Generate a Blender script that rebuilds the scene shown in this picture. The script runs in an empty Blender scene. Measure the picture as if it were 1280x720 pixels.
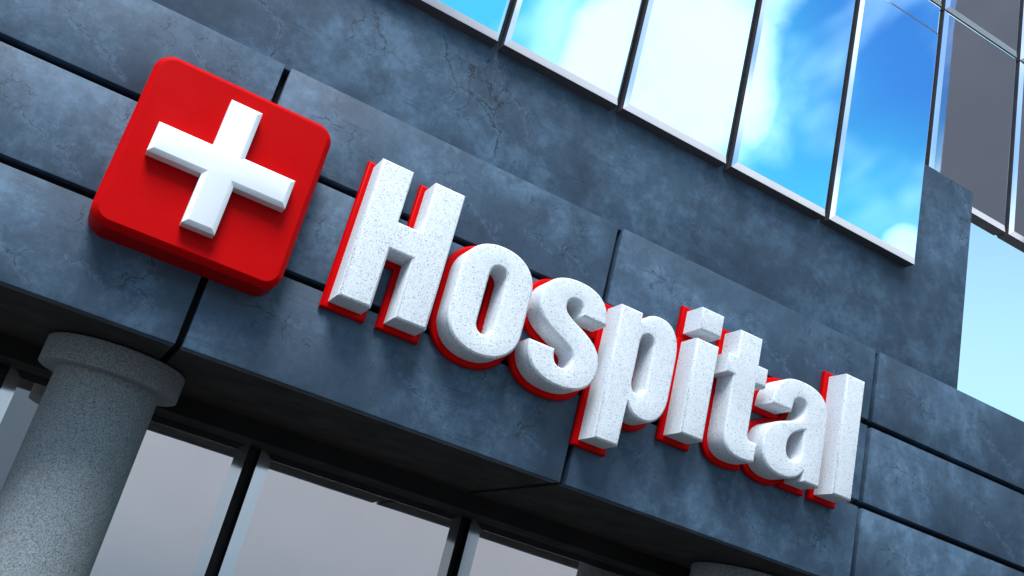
import bpy, bmesh, math, random
from mathutils import Vector, Matrix, noise
random.seed(7)
S = bpy.context.scene
COL = S.collection
PI = math.pi

# ------------------------------------------------------------------ camera
RM = [[0.8566169, -0.4561599, 0.2410925], [0.3726509, 0.2238185, -0.9005757], [0.3568456, 0.8612917, 0.3617151]]
CAMLOC = Vector((-0.56878556, -6.625593, 1.59985))
cam_data = bpy.data.cameras.new('camera')
cam = bpy.data.objects.new('camera', cam_data)
COL.objects.link(cam)
right, down, fwd = [Vector(r) for r in RM]
M = Matrix((( right.x, -down.x, -fwd.x, CAMLOC.x),
            ( right.y, -down.y, -fwd.y, CAMLOC.y),
            ( right.z, -down.z, -fwd.z, CAMLOC.z), (0, 0, 0, 1)))
cam.matrix_world = M
cam_data.sensor_width = 36
cam_data.lens = 34.5845
cam_data.clip_end = 2000
S.camera = cam

def pix_dir(u, v):                       # viewing direction of a photograph pixel, used for aiming sky clouds
    return (right*(u-640)/1229.67 + down*(v-360)/1229.67 + fwd).normalized()

# ------------------------------------------------------------------ light
SUN_AZ, SUN_EL = math.radians(209), math.radians(58)      # azimuth from +Y towards +X
SUN_STR, SKY_STR, EXPOSURE = 3.6, 0.084, 0.76
sun_dir = Vector((math.sin(SUN_AZ)*math.cos(SUN_EL), math.cos(SUN_AZ)*math.cos(SUN_EL), math.sin(SUN_EL)))
sd = bpy.data.lights.new('sun', 'SUN'); sd.energy = SUN_STR; sd.angle = math.radians(31); sd.color = (1, .985, .965)
so = bpy.data.objects.new('sun', sd); COL.objects.link(so)
so.rotation_euler = (-sun_dir).to_track_quat('-Z', 'Y').to_euler()
S.view_settings.view_transform = 'Standard'; S.view_settings.look = 'None'
S.view_settings.exposure = EXPOSURE; S.view_settings.gamma = 1

class NT:
    """tiny node helper"""
    def __init__(s, nt):
        s.nt = nt; s.n = nt.nodes; s.l = nt.links
        s.n.clear()
    def node(s, t, **kw):
        nd = s.n.new(t)
        for k, v in kw.items():
            if k == 'inp':
                for a, b in v.items():
                    if hasattr(b, 'is_output') or isinstance(b, bpy.types.NodeSocket): s.l.new(b, nd.inputs[a])
                    else: nd.inputs[a].default_value = b
            else: setattr(nd, k, v)
        return nd
    def math(s, op, a, b=None, c=None, clamp=False):
        nd = s.n.new('ShaderNodeMath'); nd.operation = op; nd.use_clamp = clamp
        for i, v in enumerate((a, b, c)):
            if v is None: continue
            if isinstance(v, bpy.types.NodeSocket): s.l.new(v, nd.inputs[i])
            else: nd.inputs[i].default_value = v
        return nd.outputs[0]
    def mapr(s, v, a, b, c=0., d=1., smooth=True):
        nd = s.n.new('ShaderNodeMapRange'); nd.interpolation_type = 'SMOOTHSTEP' if smooth else 'LINEAR'
        s.l.new(v, nd.inputs[0])
        for i, q in zip((1, 2, 3, 4), (a, b, c, d)): nd.inputs[i].default_value = q
        return nd.outputs[0]
    def noise(s, vec, scale, detail=4, rough=.55, dist=0.):
        nd = s.node('ShaderNodeTexNoise', inp={'Scale': scale, 'Detail': detail, 'Roughness': rough, 'Distortion': dist, 'Vector': vec})
        return nd.outputs['Fac'], nd.outputs['Color']
    def mix(s, f, a, b, mode='MIX'):
        nd = s.n.new('ShaderNodeMix'); nd.data_type = 'RGBA'; nd.blend_type = mode
        for i, v in ((0, f), (6, a), (7, b)):
            if isinstance(v, bpy.types.NodeSocket): s.l.new(v, nd.inputs[i])
            else: nd.inputs[i].default_value = v if i == 0 else (*v, 1) if len(v) == 3 else v
        return nd.outputs[2]

# ------------------------------------------------------------------ sky with clouds
W = bpy.data.worlds.new('World'); S.world = W; W.use_nodes = True
t = NT(W.node_tree)
sky = t.node('ShaderNodeTexSky', sky_type='NISHITA', sun_disc=False, sun_elevation=SUN_EL,
             sun_rotation=SUN_AZ, air_density=1.0, dust_density=.35, ozone_density=1.6)
geo = t.node('ShaderNodeTexCoord').outputs['Generated']
warp_f, warp_c = t.noise(geo, 3.0, 5, .6)
sub = t.node('ShaderNodeVectorMath', operation='SUBTRACT', inp={0: warp_c, 1: (.5, .5, .5)}).outputs[0]
def warped(a):
    sc = t.node('ShaderNodeVectorMath', operation='SCALE', inp={0: sub, 'Scale': a}).outputs[0]
    ad = t.node('ShaderNodeVectorMath', operation='ADD', inp={0: geo, 1: sc}).outputs[0]
    return t.node('ShaderNodeVectorMath', operation='NORMALIZE', inp={0: ad}).outputs[0]
soft_dir = warped(.10); puff_dir = warped(.05)
def blob(u, v, r_in, r_out, vec, amt=1.):
    d = pix_dir(u, v); d.y = -d.y                     # mirrored: where the facade glass looks
    dt = t.node('ShaderNodeVectorMath', operation='DOT_PRODUCT', inp={0: vec, 1: tuple(d)}).outputs['Value']
    return t.mapr(dt, math.cos(math.radians(r_out)), math.cos(math.radians(r_in)), 0, amt)
blobs = [blob(840, 90, 4.0, 7.6, soft_dir, .95), blob(880, -80, 2, 8, soft_dir, .8), blob(790, 20, .6, 3.6, soft_dir, .6),
         blob(975, 100, .3, 4.2, soft_dir, .42), blob(925, 10, .5, 3.8, soft_dir, .6),
         blob(1134, 308, .3, 2.0, puff_dir, .85), blob(940, 150, .5, 4, soft_dir, .5)]
cl = blobs[0]
for b in blobs[1:]: cl = t.math('MAXIMUM', cl, b)
nf, _ = t.noise(geo, 9., 7, .6, .4)
cl = t.mapr(t.math('ADD', cl, t.math('MULTIPLY', t.math('SUBTRACT', nf, .5), .9)), .22, 1.0, 0, 1)
sep = t.node('ShaderNodeSeparateXYZ', inp={0: geo})
behind = t.mapr(sep.outputs[1], .1, -.35, 0, 1)       # the clouds stand on the viewer's side of the building
# cirrus streaks: noise stretched along one direction
mp = t.node('ShaderNodeMapping', inp={'Vector': warped(.04), 'Rotation': (0.35, 0.75, 0.3), 'Scale': (11, 1.8, 9)}).outputs[0]
cf, _ = t.noise(mp, 1.0, 3, .45)
cir = t.mapr(cf, .40, .70, 0, .62)
cl = t.math('MULTIPLY', t.math('MAXIMUM', cl, cir), behind)
haze = t.math('MULTIPLY', t.mapr(sep.outputs[2], .75, .30, 0, .85), t.mapr(sep.outputs[1], -.1, .5, 0, 1))
skyc = t.node('ShaderNodeHueSaturation', inp={'Hue': .497, 'Saturation': 1.3, 'Value': 1.5, 'Color': sky.outputs[0]}).outputs[0]
glow_d = pix_dir(640, 280); glow_d.y = -glow_d.y
glow_e = pix_dir(1010, 430); glow_e.y = -glow_e.y
ge = t.node('ShaderNodeVectorMath', operation='DOT_PRODUCT', inp={0: geo, 1: tuple(glow_e)}).outputs['Value']
gd = t.node('ShaderNodeVectorMath', operation='DOT_PRODUCT', inp={0: geo, 1: tuple(glow_d)}).outputs['Value']
bright = t.mapr(gd, math.cos(math.radians(23)), math.cos(math.radians(11)), 0, .92, True)
bright = t.math('MAXIMUM', bright, t.mapr(ge, math.cos(math.radians(15)), math.cos(math.radians(5)), 0, .9))
skyc = t.mix(bright, skyc, (1.5, 6.3, 7.4))
colr = t.mix(haze, skyc, (4.3, 7.3, 8.7))
colr = t.mix(cl, colr, (15, 15.4, 15.6))
bg = t.node('ShaderNodeBackground', inp={'Color': colr, 'Strength': SKY_STR})
t.node('ShaderNodeOutputWorld', inp={'Surface': bg.outputs[0]})

# ------------------------------------------------------------------ materials
def newmat(name):
    m = bpy.data.materials.new(name); m.use_nodes = True
    k = NT(m.node_tree)
    k.bsdf = k.node('ShaderNodeBsdfPrincipled')
    k.node('ShaderNodeOutputMaterial', inp={'Surface': k.bsdf.outputs[0]})
    return m, k
def setb(k, **kw):
    for a, v in kw.items():
        a = a.replace('_', ' ')
        s = k.bsdf.inputs[a]
        if isinstance(v, bpy.types.NodeSocket): k.l.new(v, s)
        else: s.default_value = (*v, 1) if isinstance(v, tuple) and len(v) == 3 else v
def bump(k, h, strength, dist=.01):
    b = k.node('ShaderNodeBump', inp={'Height': h, 'Strength': strength, 'Distance': dist})
    k.l.new(b.outputs[0], k.bsdf.inputs['Normal'])

def slate(name, crack_spots, lines, lo=(.026, .050, .082), mid=(.057, .107, .170), hi=(.135, .24, .36), wear_spots=()):
    """blue-grey weathered cast panels: clouded tone, hairline cracks near given spots, fine scratches"""
    m, k = newmat(name)
    oc = k.node('ShaderNodeTexCoord').outputs['Object']
    inf = k.node('ShaderNodeObjectInfo')
    rv = inf.outputs['Random']
    offs = k.node('ShaderNodeCombineXYZ', inp={0: k.math('MULTIPLY', rv, 0.0), 1: k.math('MULTIPLY', rv, 37.), 2: 0.}).outputs[0]
    v = k.node('ShaderNodeVectorMath', operation='ADD', inp={0: oc, 1: offs}).outputs[0]
    n1, _ = k.noise(v, .8, 4, .55)
    n2, _ = k.noise(v, 2.6, 9, .70)
    n3, _ = k.noise(v, 24, 9, .78)
    n4, _ = k.noise(v, 150, 3, .7)
    n5, _ = k.noise(v, 4.2, 12, .74, .1)
    base = k.mapr(k.math('ADD', k.math('MULTIPLY', n1, .6), k.math('MULTIPLY', n2, .4)), .38, .62, 0, 1, False)
    col = k.mix(base, lo, mid)
    patch = k.math('MULTIPLY', k.mapr(n5, .40, .68), k.mapr(n1, .38, .60))
    for (x, z, r, a) in wear_spots:
        dd = k.node('ShaderNodeVectorMath', operation='DISTANCE', inp={0: oc, 1: (x, 0, z)}).outputs['Value']
        patch = k.math('MAXIMUM', patch, k.math('MULTIPLY', k.mapr(dd, r, 0, 0, a), k.mapr(n5, .36, .66)))
    col = k.mix(k.math('MULTIPLY', patch, .55), col, hi)
    dk, _ = k.noise(v, 4.3, 10, .72, .2)
    col = k.mix(k.mapr(dk, .52, .74, 0, .34), col, tuple(c*.6 for c in lo))
    fine = k.mapr(k.math('ADD', k.math('MULTIPLY', n3, .6), k.math('MULTIPLY', n4, .4)), .35, .65, .74, 1.26, False)
    col = k.mix(1., col, k.node('ShaderNodeCombineColor', inp={0: fine, 1: fine, 2: fine}).outputs[0], 'MULTIPLY')
    # scratches
    mpg = k.node('ShaderNodeMapping', inp={'Vector': v, 'Rotation': (0, math.radians(38), 0), 'Scale': (1.1, 1, 60)}).outputs[0]
    sc, _ = k.noise(mpg, 1.6, 3, .5)
    sm, _ = k.noise(v, 1.7, 2, .5)
    scf = k.math('MULTIPLY', k.mapr(sc, .62, .70), k.mapr(sm, .46, .58, 0, .5))
    col = k.mix(scf, col, tuple(c*.45 for c in lo))
    # cracks
    _, wc = k.noise(oc, 5.5, 5, .62)
    w1 = k.node('ShaderNodeVectorMath', operation='SUBTRACT', inp={0: wc, 1: (.5, .5, .5)}).outputs[0]
    w1 = k.node('ShaderNodeVectorMath', operation='SCALE', inp={0: w1, 'Scale': .36}).outputs[0]
    cv = k.node('ShaderNodeVectorMath', operation='ADD', inp={0: oc, 1: w1}).outputs[0]
    cv = k.node('ShaderNodeVectorMath', operation='MULTIPLY', inp={0: cv, 1: (1, .02, 1)}).outputs[0]
    big = k.node('ShaderNodeTexVoronoi', feature='DISTANCE_TO_EDGE', inp={'Vector': cv, 'Scale': 2.7}).outputs['Distance']
    sml = k.node('ShaderNodeTexVoronoi', feature='DISTANCE_TO_EDGE', inp={'Vector': cv, 'Scale': 6.5}).outputs['Distance']
    wid, _ = k.noise(oc, 16, 3, .6)
    mk, _ = k.noise(oc, 3.2, 4, .6)
    zone = None
    for (x, z, r) in crack_spots:
        dd = k.node('ShaderNodeVectorMath', operation='DISTANCE', inp={0: oc, 1: (x, 0, z)}).outputs['Value']
        g = k.mapr(dd, r*1.15, r*.35)
        zone = g if zone is None else k.math('MAXIMUM', zone, g)
    if zone is None: zone = k.mapr(mk, .6, .7)
    zn = k.math('MULTIPLY', zone, k.mapr(mk, .36, .47))
    cb = k.math('MULTIPLY', k.mapr(k.math('DIVIDE', big, k.math('ADD', wid, .05)), .030, .010), zn)
    cs = k.math('MULTIPLY', k.mapr(sml, .020, .006), k.math('MULTIPLY', zn, k.mapr(mk, .46, .58, 0, .75)))
    crack = k.math('MAXIMUM', cb, cs)
    # long jagged cracks: distance to bent paths, warped by two sizes of noise
    _, jc = k.noise(oc, 13, 7, .68)
    j1 = k.node('ShaderNodeVectorMath', operation='SUBTRACT', inp={0: jc, 1: (.5, .5, .5)}).outputs[0]
    j1 = k.node('ShaderNodeVectorMath', operation='SCALE', inp={0: j1, 'Scale': .15}).outputs[0]
    jv = k.node('ShaderNodeVectorMath', operation='ADD', inp={0: oc, 1: j1}).outputs[0]
    jv = k.node('ShaderNodeVectorMath', operation='MULTIPLY', inp={0: jv, 1: (1, 0, 1)}).outputs[0]
    dmin = None
    for path, wgt in lines:
        for a, b in zip(path, path[1:]):
            A = Vector((a[0], 0, a[1])); D = Vector((b[0]-a[0], 0, b[1]-a[1]))
            pa = k.node('ShaderNodeVectorMath', operation='SUBTRACT', inp={0: jv, 1: tuple(A)}).outputs[0]
            dt = k.node('ShaderNodeVectorMath', operation='DOT_PRODUCT', inp={0: pa, 1: tuple(D)}).outputs['Value']
            h_ = k.math('MULTIPLY', dt, 1/D.length_squared, clamp=True)
            q_ = k.node('ShaderNodeVectorMath', operation='SCALE', inp={0: tuple(D), 'Scale': h_}).outputs[0]
            e_ = k.node('ShaderNodeVectorMath', operation='DISTANCE', inp={0: pa, 1: q_}).outputs['Value']
            e_ = k.math('MULTIPLY', e_, 1/wgt)
            dmin = e_ if dmin is None else k.math('MINIMUM', dmin, e_)
    wl = k.math('MULTIPLY', k.mapr(wid, .35, .70, .15, 1.7, False), .0034)
    lc = k.mapr(k.math('SUBTRACT', dmin, wl), .0022, -.0018)
    crack = k.math('MAXIMUM', crack, lc)
    rim = k.math('MULTIPLY', k.mapr(dmin, .05, .0, 0, .35), k.mapr(n3, .4, .6))
    col = k.mix(rim, col, hi)
    col = k.mix(k.math('MULTIPLY', crack, .72), col, (.008, .012, .018))
    br = k.mapr(rv, 0, 1, .9, 1.08, False)
    col = k.mix(1., col, k.node('ShaderNodeCombineColor', inp={0: br, 1: br, 2: br}).outputs[0], 'MULTIPLY')
    h = k.math('SUBTRACT', k.math('ADD', k.math('MULTIPLY', n3, .5), k.math('MULTIPLY', n4, .4)), k.math('MULTIPLY', crack, 1.4))
    bump(k, h, .35, .004)
    setb(k, Base_Color=col, Roughness=k.mapr(n3, .3, .7, .5, .72), Specular_IOR_Level=.35)
    return m

PANEL_CRACKS = [(2.45, .42, .30), (2.1, .5, .16), (.45, .42, .26), (.75, .25, .15), (1.45, .36, .22)]
PANEL_LINES = [([(1.461, .354), (1.634, .268), (1.813, .195), (1.923, .095), (2.001, .076)], .8), ([(1.883, .172), (1.921, .256)], .6),
    ([(2.319, .507), (2.45, .399)], .6), ([(2.463, .294), (2.621, .252), (2.745, .168)], .9), ([(2.145, .274), (2.29, .264), (2.40, .20)], .6),
    ([(.40, .52), (.56, .42), (.70, .39)], .6), ([(2.55, .21), (2.64, .10)], .5)]
WALL_LINES = [([(4.046, .894), (4.123, .728), (4.177, .64), (4.281, .521), (4.444, .535), (4.554, .447), (4.731, .32), (4.741, .04)], 1.7),
    ([(4.123, .728), (4.022, .657), (4.002, .5)], 1.1), ([(4.546, .472), (4.663, .712), (4.587, .927), (4.496, .892), (4.333, .816)], 1.1),
    ([(4.663, .712), (4.907, .617), (4.989, .393)], 1.2), ([(4.936, .149), (4.904, .029)], 1.3), ([(4.281, .521), (4.229, .377)], .9),
    ([(9.692, 2.289), (9.905, 2.242), (9.986, 2.132), (10.116, 2.007)], 1.3), ([(9.919, 1.7), (9.971, 1.644), (10.099, 1.726)], 1.1),
    ([(2.5, .52), (2.644, .419), (2.854, .292), (2.874, .029)], 1.3), ([(7.1, 1.02), (7.25, .9), (7.42, .93)], .8)]
mat_panel = slate('weathered_slate_panel', PANEL_CRACKS, PANEL_LINES, wear_spots=[(2.45, .45, .6, .35), (.5, .45, .55, .35), (1.5, .4, .5, .3)])
mat_wall = slate('weathered_slate_wall', [(3.5, .6, .3), (10.0, 1.75, .3), (4.5, .6, .45)], WALL_LINES, wear_spots=[(4.5, .6, 1.3, .5), (3.2, .5, .9, .4)])

def stone(name, c0, c1, spot, amount, scale=210, rough=.85, b=.35):
    m, k = newmat(name)
    oc = k.node('ShaderNodeTexCoord').outputs['Object']
    n1, _ = k.noise(oc, 3, 5, .6)
    n2, _ = k.noise(oc, scale, 2, .6)
    n3, _ = k.noise(oc, scale*.42, 3, .6)
    col = k.mix(n1, c0, c1)
    sp = k.mapr(n2, amount, amount+.07)
    sp2 = k.mapr(n3, amount+.015, amount+.06)
    sp = k.math('MAXIMUM', sp, sp2)
    col = k.mix(k.math('MULTIPLY', sp, .8), col, spot)
    bump(k, k.math('SUBTRACT', k.math('MULTIPLY', n3, .5), sp), b, .003)
    setb(k, Base_Color=col, Roughness=rough, Specular_IOR_Level=.25)
    return m
mat_white = stone('white_speckled_stone', (.75, .82, .87), (.80, .86, .90), (.10, .11, .13), .604, 175, .8, .9)

def granite(name):
    m, k = newmat(name)
    oc = k.node('ShaderNodeTexCoord').outputs['Object']
    n0, _ = k.noise(oc, 1.6, 4, .6)
    n1, _ = k.noise(oc, 190, 4, .8)
    n2, _ = k.noise(oc, 80, 3, .7)
    n3, _ = k.noise(oc, 9, 3, .5)
    f = k.mapr(k.math('ADD', k.math('MULTIPLY', n1, .65), k.math('MULTIPLY', n2, .35)), .40, .60)
    col = k.mix(f, (.085, .105, .116), (.43, .505, .54))
    col = k.mix(k.mapr(n2, .63, .68, 0, .75), col, (.03, .03, .035))
    col = k.mix(k.mapr(n0, .35, .7, 0, .25), col, (.20, .19, .17))
    pits = k.mapr(n3, .74, .78)
    col = k.mix(pits, col, (.02, .02, .02))
    bump(k, f, .45, .004)
    setb(k, Base_Color=col, Roughness=.85, Specular_IOR_Level=.25)
    return m
mat_granite = granite('grey_granite')

def paint(name, c, rough=.4, metallic=0., coat=0., nz=.06, sc=6, b=0., spec=.3):
    m, k = newmat(name)
    oc = k.node('ShaderNodeTexCoord').outputs['Object']
    n, _ = k.noise(oc, sc, 6, .65)
    n2, _ = k.noise(oc, sc*30, 3, .6)
    col = k.mix(n, tuple(x*(1-nz*2) for x in c), tuple(min(1, x*(1+nz*2)) for x in c))
    if b: bump(k, n2, b, .002)
    setb(k, Base_Color=col, Roughness=k.mapr(n, .3, .7, rough*.85, min(1, rough*1.15)), Metallic=metallic, Coat_Weight=coat, Coat_Roughness=.12, Specular_IOR_Level=spec)
    return m
mat_red = paint('glossy_red_enamel', (.46, .0010, .002), .45, 0, .0, .03, 3, .04, .05)
mat_red_plate = paint('red_plate_enamel', (.56, .0010, .002), .4, 0, .0, .03, 3, .04, .05)
mat_cross = paint('white_enamel', (.76, .82, .87), .45, 0, .15, .015, 3, .03)
mat_black = paint('black_joint', (.006, .006, .007), .6)
mat_dark = paint('dark_frame', (.012, .012, .013), .45)
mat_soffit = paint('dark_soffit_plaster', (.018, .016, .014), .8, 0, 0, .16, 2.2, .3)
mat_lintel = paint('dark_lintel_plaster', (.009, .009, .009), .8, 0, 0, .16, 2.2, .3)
mat_box = paint('window_box_side', (.06, .066, .075), .7, 0, 0, .2, 7, .25)
mat_frame = paint('brushed_aluminium_edge', (.82, .89, .93), .06, 1., 0, .01, 3)
def glass(name, c, wav=.0006):
    m, k = newmat(name)
    oc = k.node('ShaderNodeTexCoord').outputs['Object']
    n, _ = k.noise(oc, 1.1, 1, .4)
    bump(k, n, .25, wav*10)
    setb(k, Base_Color=c, Metallic=1., Roughness=.015)
    return m
mat_glass_blue = glass('blue_mirror_glass', (.42, .75, 1.0))
mat_glass_grey = glass('grey_mirror_glass', (.95, .885, .87), .0004)
mat_glass_smoke = glass('smoked_mirror_glass', (.55, .60, .70), .0003)
mat_bounce_cut = paint('bounce_cut_dark', (.055, .054, .052), .9, 0, 0, .15, 3, .3)  # dark ground colour for the strip added to cut bounce light
mat_pave = paint('pale_concrete_paving', (.44, .42, .43), .8, 0, 0, .1, .6, .1)
mat_office = paint('pale_render_wall', (.80, .72, .665), .9, 0, 0, .05, .12)
mat_blocker = paint('sun_blocker_grey', (.42, .39, .38), .9, 0, 0, .05, .3)  # grey of the unseen block added to shade the facade
mat_tower = paint('grey_render_wall', (.165, .155, .157), .9, 0, 0, .05, .12)
mat_winglass = paint('office_window_glass', (.3, .32, .36), .15)

# ------------------------------------------------------------------ object helpers
def link(o, parent=None):
    COL.objects.link(o)
    if parent:
        o.parent = parent
        o.matrix_parent_inverse = Matrix.Identity(4)
    return o
def wpos(p):
    v = Vector((0, 0, 0))
    while p: v += p.location; p = p.parent
    return v
def thing(name, label, cat, loc=(0, 0, 0), group=None):
    o = bpy.data.objects.new(name, None); o.location = loc; o.empty_display_size = .2
    link(o); o['label'] = label; o['category'] = cat
    if group: o['group'] = group
    return o
def finish(name, bm, mat, parent=None, origin=(0, 0, 0), sharp=35, label=None):
    """bm is in world coordinates; origin is the world point where the object's origin goes"""
    og = Vector(origin)
    bmesh.ops.translate(bm, verts=bm.verts, vec=-og)
    bmesh.ops.recalc_face_normals(bm, faces=bm.faces)
    me = bpy.data.meshes.new(name); bm.to_mesh(me); bm.free()
    me.materials.append(mat)
    for p in me.polygons: p.use_smooth = True
    me.set_sharp_from_angle(angle=math.radians(sharp))
    o = bpy.data.objects.new(name, me)
    link(o, parent)
    o.location = og - (wpos(parent) if parent else Vector((0, 0, 0)))
    if label: o['label'] = label
    return o
def add_box(bm, x0, x1, y0, y1, z0, z1, bev=0., seg=1):
    r = bmesh.ops.create_cube(bm, size=1)
    vs = r['verts']
    for v in vs:
        v.co = Vector(((x0+x1)/2 + v.co.x*(x1-x0), (y0+y1)/2 + v.co.y*(y1-y0), (z0+z1)/2 + v.co.z*(z1-z0)))
    if bev:
        es = list({e for v in vs for e in v.link_edges})
        bmesh.ops.bevel(bm, geom=es, offset=bev, segments=seg, affect='EDGES', profile=.5)
def box(name, mat, parent, x0, x1, y0, y1, z0, z1, bev=0., seg=1, origin=None, label=None):
    bm = bmesh.new(); add_box(bm, x0, x1, y0, y1, z0, z1, bev, seg)
    return finish(name, bm, mat, parent, origin if origin else (x0, y0, z0), 35, label)
def lathe(bm, cx, cy, prof, n=96):
    rings = []
    for r, z in prof:
        rings.append([bm.verts.new((cx + r*math.cos(2*PI*i/n), cy + r*math.sin(2*PI*i/n), z)) for i in range(n)])
    for a, b in zip(rings, rings[1:]):
        for i in range(n): bm.faces.new((a[i], a[(i+1) % n], b[(i+1) % n], b[i]))
    bm.faces.new(rings[0]); bm.faces.new(rings[-1])

# ------------------------------------------------------------------ ground
bm = bmesh.new()
bmesh.ops.create_grid(bm, x_segments=2, y_segments=2, size=900)
g = finish('ground', bm, mat_pave); g['kind'] = 'structure'
bm = bmesh.new(); add_box(bm, -120, 120, -15, 1.9, -.02, .012)
g = finish('bounce_cut_strip', bm, mat_bounce_cut); g['kind'] = 'structure'  # unseen dark strip, added to lower ground bounce onto soffit and letters

# ------------------------------------------------------------------ hospital building
ZD, ZA, ZB, ZC = 5.295, 4.568, 3.804, 3.066       # fascia top edge, two joints, bottom edge
GAP = .056
B = thing('hospital_building', 'blue-grey slate-clad hospital front with mirrored windows, a dark soffit and round granite columns', 'building', (3, 0, 0))
XS = [-9, -6, -3, 0, 3, 6, 9, 12]
rows = [(ZA+GAP/2, ZD), (ZB+GAP/2, ZA-GAP/2), (ZC, ZB-GAP/2)]
for i in range(len(XS)-1):
    xa, xb = XS[i]+GAP*.45, XS[i+1]-GAP*.45
    for (za, zb) in rows:
        box('cladding_panel', mat_panel, B, xa, xb, 0, .12, za, zb, .006, 2)
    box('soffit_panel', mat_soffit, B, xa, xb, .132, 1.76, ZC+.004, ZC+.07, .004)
box('joint_backing', mat_black, B, -9, 12, .123, .35, ZC+.075, ZD-.012)
box('soffit_backing', mat_black, B, -9, 12, .36, 1.9, ZC+.075, ZC+.2)
box('canopy_roof', mat_soffit, B, -9, 12, .36, 2.6, ZD-.25, ZD-.02)
# lintel over the entrance glazing
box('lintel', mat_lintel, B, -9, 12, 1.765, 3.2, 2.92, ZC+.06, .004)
# upper wall (sits 3 cm back from the fascia) and its parapet end
box('upper_wall', mat_wall, B, -6, 7.12, .03, .34, ZD-.015, 7.585, .006, 2, origin=(-3, .03, ZD))

def window(x0, x1, y0, y1, z0, z1, glassmat, bev=.052, name='window', side=None, bd=.030, bx=None):
    """box window: slab body, bright chamfered edge frame and mirrored pane"""
    bx = bx or bev
    bm = bmesh.new()
    add_box(bm, x0, x1, y0+bd, y1, z0, z1)
    w = finish(name, bm, side or mat_box, B if name == 'window' else FAR, (x0, y0, z0))
    bm = bmesh.new()
    o = [bm.verts.new(p) for p in ((x0, y0+bd-.001, z0), (x1, y0+bd-.001, z0), (x1, y0+bd-.001, z1), (x0, y0+bd-.001, z1))]
    q = [bm.verts.new(p) for p in ((x0+bx, y0, z0+bev), (x1-bx, y0, z0+bev), (x1-bx, y0, z1-bev), (x0+bx, y0, z1-bev))]
    r = [bm.verts.new(p) for p in ((x0+bx, y0+.012, z0+bev), (x1-bx, y0+.012, z0+bev), (x1-bx, y0+.012, z1-bev), (x0+bx, y0+.012, z1-bev))]
    for i in range(4):
        j = (i+1) % 4
        bm.faces.new((o[i], o[j], q[j], q[i])); bm.faces.new((q[i], q[j], r[j], r[i]))
    fr = finish('frame', bm, mat_frame, w, (x0, y0, z0), 20)
    gl = box('pane', glassmat, w, x0+bx, x1-bx, y0+.001, y0+.011, z0+bev, z1-bev)
    return w
# projecting row of mirrored windows
NX = [(.312, 1.454), (1.511, 2.649), (2.707, 3.850), (3.912, 5.054), (5.111, 6.250)]
NX = [(-.888, .255)] + NX
for a, b in NX: window(a, b, -.12, .028, 6.303, 9.145, mat_glass_blue, bx=.036)
box('window_backing', mat_black, B, -.85, 6.20, .345, .42, 6.36, 9.10)
for (a0, b0), (a1, b1) in zip(NX, NX[1:]):
    box('gap_strip', mat_black, B, b0-.01, a1+.01, .029, .344, 7.60, 9.10)
# entrance glazing behind the columns
LX = [(-9.5+.0, -7.47), (-7.36, -5.33), (-5.23, -3.20), (-3.10, -1.07), (-.964, 1.060), (1.170, 3.190), (3.300, 5.320), (5.43, 7.45), (7.56, 9.58)]
for a, b in LX: window(a, b, 2.15, 2.3, .05, 2.96, mat_glass_grey, 0.105, bd=.030, side=mat_dark)
box('mullion_backing', mat_dark, B, -9, 12, 2.305, 2.5, .0, 3.0)

def column(cx, cy):
    bm = bmesh.new()
    c = .375
    lathe(bm, cx, cy, [(c+.0, 2.87), (c, .32), (c, .0)])
    sh = finish('column', bm, mat_granite, B, (cx, cy, 0), 50)
    bm = bmesh.new()
    e = .503
    lathe(bm, cx, cy, [(c-.02, 2.868), (e-.008, 2.868), (e-.002, 2.871), (e, 2.878), (e, 3.05), (e-.003, 3.058), (e-.01, 3.062), (c-.02, 3.062)])
    finish('capital', bm, mat_granite, sh, (cx, cy, 2.868), 50)
    bm = bmesh.new()
    lathe(bm, cx, cy, [(e, .002), (e, .17), (e-.01, .18), (c+.03, .18), (c+.001, .24), (c+.001, .26)])
    finish('base', bm, mat_granite, sh, (cx, cy, 0), 50)
for cx in (-6.27, -.271, 5.73): column(cx, 1.10)
# column positions keep a 6 m rhythm

# ------------------------------------------------------------------ glazed wing behind
FAR = thing('glazed_wing', 'smoked-glass curtain wall rising behind the right end of the slate parapet', 'building', (8, 1, 7.9))
P = 1.419
for row, (z0, z1) in enumerate([(8.02, 10.612), (10.632, 13.22)]):
    for i in range(-2, 6):
        x0 = 7.275 + P*i
        gm = mat_glass_smoke if i >= 0 else mat_glass_blue
        window(x0, x0+P-.062, .8, .99, z0, z1, gm, .055, name='curtain_window', side=mat_box)
bm = bmesh.new(); add_box(bm, 4.3, 16, .995, 1.06, 8.10, 13.4)
finish('wing_core', bm, mat_black, FAR, (4.3, 1.085, 8.1))

# ------------------------------------------------------------------ cross sign
SGN = thing('cross_sign', 'red rounded-square sign with a raised white cross, left of the lettering', 'sign', (-.19, 0, 3.56))
def rrect(x0, x1, z0, z1, r, n=14):
    pts = []
    for cx, cz, a0 in ((x1-r, z1-r, 0), (x0+r, z1-r, 90), (x0+r, z0+r, 180), (x1-r, z0+r, 270)):
        for i in range(n+1):
            a = math.radians(a0 + 90*i/n); pts.append((cx + r*math.cos(a), cz + r*math.sin(a)))
    return pts
def loft(bm, loops):
    """loops: list of (pts, y), same count; capped both ends"""
    rs = [[bm.verts.new((x, y, z)) for x, z in pts] for pts, y in loops]
    n = len(rs[0])
    for a, b in zip(rs, rs[1:]):
        for i in range(n): bm.faces.new((a[i], a[(i+1) % n], b[(i+1) % n], b[i]))
    bm.faces.new(rs[0]); bm.faces.new(rs[-1])
sx0, sx1, sz0, sz1 = -.823, .443, 3.558, 4.845
bm = bmesh.new()
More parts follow.
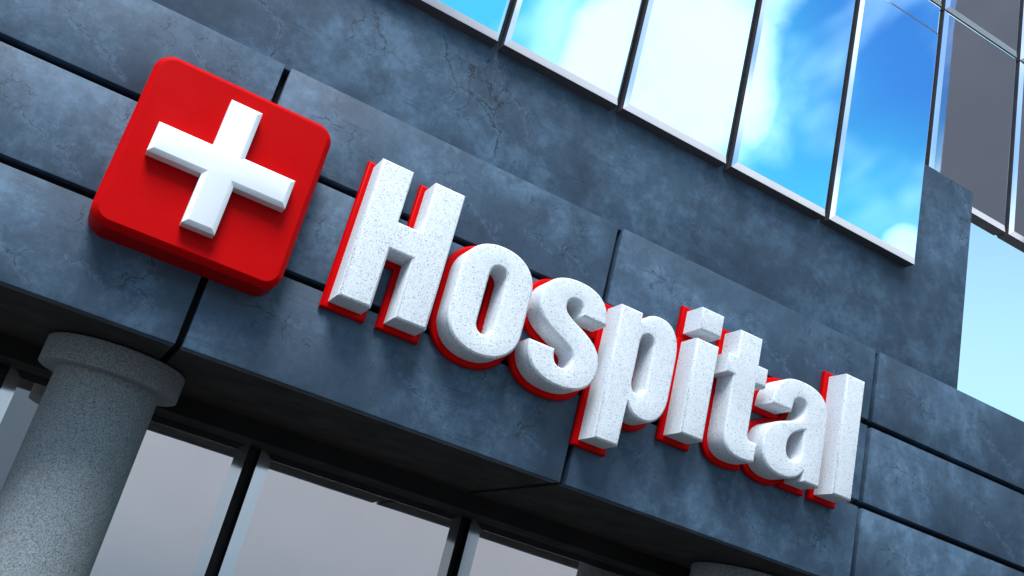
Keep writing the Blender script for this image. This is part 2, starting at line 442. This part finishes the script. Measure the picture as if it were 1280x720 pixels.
loft(bm, [(rrect(sx0, sx1, sz0, sz1, .13), .0), (rrect(sx0, sx1, sz0, sz1, .13), -.247),
          (rrect(sx0+.003, sx1-.003, sz0+.003, sz1-.003, .127), -.251),
          (rrect(sx0+.037, sx1-.037, sz0+.037, sz1-.037, .093), -.286),
          (rrect(sx0+.041, sx1-.041, sz0+.041, sz1-.041, .089), -.288)])
finish('sign_panel', bm, mat_red, SGN, (sx0, 0, sz0), 25)
def crosspts(cx, cz, L_, w, ins):
    L2, w2 = L_-ins, w-ins
    p = [(w2, w2), (L2, w2), (L2, -w2), (w2, -w2), (w2, -L2), (-w2, -L2), (-w2, -w2), (-L2, -w2), (-L2, w2), (-w2, w2), (-w2, L2), (w2, L2)]
    return [(cx+a, cz+b) for a, b in p]
bm = bmesh.new()
CX, CZ = -.185, 4.202
loft(bm, [(crosspts(CX, CZ, .468, .109, 0), -.289), (crosspts(CX, CZ, .468, .109, 0), -.372),
          (crosspts(CX, CZ, .468, .109, .002), -.374), (crosspts(CX, CZ, .468, .109, .030), -.392), (crosspts(CX, CZ, .468, .109, .033), -.393)])
finish('cross', bm, mat_cross, SGN, (CX, -.289, CZ), 20)

# ------------------------------------------------------------------ lettering
# each outline: list of contours; contour = start, then ('L',x,z) or ('C',x1,z1,x2,z2,x,z), metres on the facade
def rnd(x0, x1, z0, z1, rx, rz, k=.56):
    c = 1-k
    return [(x0+rx, z1), ('L', x1-rx, z1), ('C', x1-rx*c, z1, x1, z1-rz*c, x1, z1-rz), ('L', x1, z0+rz),
            ('C', x1, z0+rz*c, x1-rx*c, z0, x1-rx, z0), ('L', x0+rx, z0), ('C', x0+rx*c, z0, x0, z0+rz*c, x0, z0+rz),
            ('L', x0, z1-rz), ('C', x0, z1-rz*c, x0+rx*c, z1, x0+rx, z1)]
def poly(*p): return [p[0]] + [('L', *q) for q in p[1:]]
GLYPH = {
 'H': [poly((.827, 4.804), (1.079, 4.804), (1.079, 4.388), (1.259, 4.388), (1.259, 4.804), (1.510, 4.804), (1.510, 3.705), (1.259, 3.705), (1.259, 4.168), (1.079, 4.168), (1.079, 3.705), (.827, 3.705))],
 'o': [rnd(1.628, 2.236, 3.676, 4.552, .304, .27, .60), rnd(1.863, 2.006, 3.842, 4.384, .0715, .085, .60)],
 's': [[(2.918, 4.285), ('L', 2.689, 4.285), ('C', 2.689, 4.36, 2.668, 4.392, 2.617, 4.392), ('C', 2.572, 4.392, 2.546, 4.365, 2.546, 4.322),
        ('C', 2.546, 4.268, 2.60, 4.24, 2.69, 4.20), ('C', 2.85, 4.13, 2.93, 4.06, 2.93, 3.925), ('C', 2.93, 3.77, 2.82, 3.680, 2.62, 3.680),
        ('C', 2.42, 3.680, 2.306, 3.78, 2.306, 3.955), ('L', 2.532, 3.955), ('C', 2.532, 3.875, 2.56, 3.832, 2.617, 3.832),
        ('C', 2.672, 3.832, 2.695, 3.87, 2.695, 3.922), ('C', 2.695, 3.982, 2.64, 4.01, 2.55, 4.05), ('C', 2.40, 4.115, 2.312, 4.17, 2.312, 4.305),
        ('C', 2.312, 4.455, 2.42, 4.550, 2.62, 4.550), ('C', 2.82, 4.550, 2.918, 4.45, 2.918, 4.285)]],
 'p': [[(3.016, 4.526), ('L', 3.224, 4.526), ('L', 3.224, 4.458), ('C', 3.262, 4.52, 3.32, 4.552, 3.394, 4.552), ('C', 3.53, 4.552, 3.608, 4.455, 3.608, 4.26),
        ('L', 3.608, 3.95), ('C', 3.608, 3.77, 3.53, 3.676, 3.405, 3.676), ('C', 3.335, 3.676, 3.278, 3.71, 3.243, 3.775), ('L', 3.243, 3.415), ('L', 3.016, 3.415), ('L', 3.016, 4.526)],
       rnd(3.250, 3.380, 3.868, 4.362, .065, .08, .6)],
 'i': [poly((3.769, 4.803), (4.002, 4.803), (4.002, 4.60), (3.769, 4.60)), poly((3.769, 4.524), (4.002, 4.524), (4.002, 3.704), (3.769, 3.704))],
 't': [[(4.190, 4.760), ('L', 4.430, 4.760), ('L', 4.430, 4.520), ('L', 4.537, 4.520), ('L', 4.537, 4.350), ('L', 4.430, 4.350), ('L', 4.430, 3.93),
        ('C', 4.430, 3.88, 4.445, 3.864, 4.49, 3.864), ('L', 4.537, 3.864), ('L', 4.537, 3.702), ('C', 4.50, 3.690, 4.45, 3.684, 4.40, 3.684),
        ('C', 4.26, 3.684, 4.190, 3.74, 4.190, 3.89), ('L', 4.190, 4.350), ('L', 4.103, 4.350), ('L', 4.103, 4.520), ('L', 4.190, 4.520), ('L', 4.190, 4.760)]],
 'a': [[(4.622, 4.255), ('C', 4.622, 4.46, 4.72, 4.552, 4.935, 4.552), ('C', 5.14, 4.552, 5.245, 4.47, 5.245, 4.30), ('L', 5.245, 3.705), ('L', 5.055, 3.705),
        ('L', 5.055, 3.79), ('C', 5.012, 3.715, 4.93, 3.680, 4.83, 3.680), ('C', 4.67, 3.680, 4.592, 3.76, 4.592, 3.91), ('C', 4.592, 4.05, 4.65, 4.105, 4.79, 4.152),
        ('C', 4.93, 4.20, 4.995, 4.225, 4.995, 4.322), ('C', 4.995, 4.372, 4.97, 4.392, 4.925, 4.392), ('C', 4.87, 4.392, 4.848, 4.36, 4.848, 4.255), ('L', 4.622, 4.255)],
       [(5.012, 4.138), ('C', 4.905, 4.095, 4.845, 4.05, 4.845, 3.955), ('C', 4.845, 3.885, 4.87, 3.850, 4.922, 3.850), ('C', 4.978, 3.850, 5.012, 3.89, 5.012, 3.965), ('L', 5.012, 4.138)]],
 'l': [poly((5.395, 4.803), (5.620, 4.803), (5.620, 3.705), (5.395, 3.705))],
}
def flatten(c, n=14):
    pts = [Vector((c[0][0], c[0][1]))]
    for s in c[1:]:
        if s[0] == 'L': q = Vector(s[1:3]); pts.append(q) if (q-pts[-1]).length > 1e-5 else None
        else:
            a, b, d = Vector(s[1:3]), Vector(s[3:5]), Vector(s[5:7]); p0 = pts[-1].copy()
            for i in range(1, n+1):
                u = i/n; v = 1-u
                pts.append(p0*v**3 + a*3*v*v*u + b*3*v*u*u + d*u**3)
    if (pts[0]-pts[-1]).length < 1e-4: pts.pop()
    return pts
def area(p): return sum(p[i].x*p[(i+1) % len(p)].y - p[(i+1) % len(p)].x*p[i].y for i in range(len(p)))/2
def offset(p, d):
    """grow (d>0) a counter-clockwise contour outward, mitred"""
    n = len(p); out = []
    for i in range(n):
        e0 = (p[i]-p[i-1]).normalized(); e1 = (p[(i+1) % n]-p[i]).normalized()
        n0 = Vector((e0.y, -e0.x)); n1 = Vector((e1.y, -e1.x))
        m = n0+n1; m = m/max(m.length_squared/2, .35)
        out.append(p[i] + m*d)
    return out
def glyph_mesh(contours, prof):
    """prof: [(offset, y)...] from back to front; sides lofted, ends filled with holes"""
    bm = bmesh.new(); ends = [[], []]
    for ci, c in enumerate(contours):
        p = flatten(c)
        hole = ci > 0 and contours is not GLYPH['i']
        if (area(p) < 0) != hole: p.reverse()
        rings = []
        for d, y in prof:
            rings.append([bm.verts.new((q.x, y, q.y)) for q in offset(p, d)])
        n = len(p)
        for a, b in zip(rings, rings[1:]):
            for i in range(n): bm.faces.new((a[i], a[(i+1) % n], b[(i+1) % n], b[i]))
        for k, r in ((0, rings[0]), (1, rings[-1])):
            for i in range(n): ends[k].append(bm.edges.get((r[i], r[(i+1) % n])))
    for k in (0, 1):
        bmesh.ops.triangle_fill(bm, edges=ends[k], use_beauty=True, use_dissolve=False)
    return bm
WORDS = {'H': 'capital H', 'o': 'lowercase round o beside the H', 's': 'lowercase curved s',
         'p': 'lowercase p with low-hanging stem', 'i': 'lowercase i under its square dot', 't': 'lowercase t with short crossbar',
         'a': 'lowercase a beside the t', 'l': 'lowercase l, plain upright bar'}
for idx, ch in enumerate('Hospital'):
    G = GLYPH[ch]; allp = [q for c in G for q in flatten(c)]
    x0 = min(q.x for q in allp); z0 = min(q.y for q in allp)
    L = thing('sign_letter', 'white speckled stone ' + WORDS[ch] + ' on a red backplate', 'letter', (x0, 0, z0), 'letters spelling the word on the fascia')
    e = .0015*(idx % 2)
    bp = [(.040, -.001), (.046, -.012-e)] + [(.046 - .022*(1-math.cos(a)), -.030-e - .022*math.sin(a)) for a in [i*PI/2/6 for i in range(7)]] + [(.0, -.0525-e)]
    finish('backplate', glyph_mesh(G, bp), mat_red_plate, L, (x0, 0, z0), 40)
    face = [(0, -.054-e), (0, -.262), (-.0012, -.265), (-.016, -.2805), (-.018, -.281)]
    finish('face', glyph_mesh(G, face), mat_white, L, (x0, -.05, z0), 35)

# ------------------------------------------------------------------ buildings across the forecourt (seen in the mirror glass) and an added sun blocker
def across(name, label, x0, x1, y0, y1, h, mat, nx, nz, face):
    T = thing(name, label, 'building', ((x0+x1)/2, (y0+y1)/2, 0))
    box('wall', mat, T, x0, x1, y0, y1, 0, h)
    box('roof', mat_soffit, T, x0-.3, x1+.3, y0-.3, y1+.3, h+.001, h+.4)
    return T
across('office_building', 'long pale rendered office building facing the hospital across the forecourt', -50, 75, -66, -48, 14.5, mat_office, 0, 0, 0)
across('tower_block', 'tall plain grey tower block on the right of the forecourt', 29.3, 52, -19.5, -4, 48, mat_tower, 0, 0, 0)
across('sun_blocker', 'slender grey block added out of view to shade the right of the facade', -2.9, 1.15, -21, -15.2, 46, mat_blocker, 0, 0, 0)  # invented block: its soft shadow dims the facade towards the right
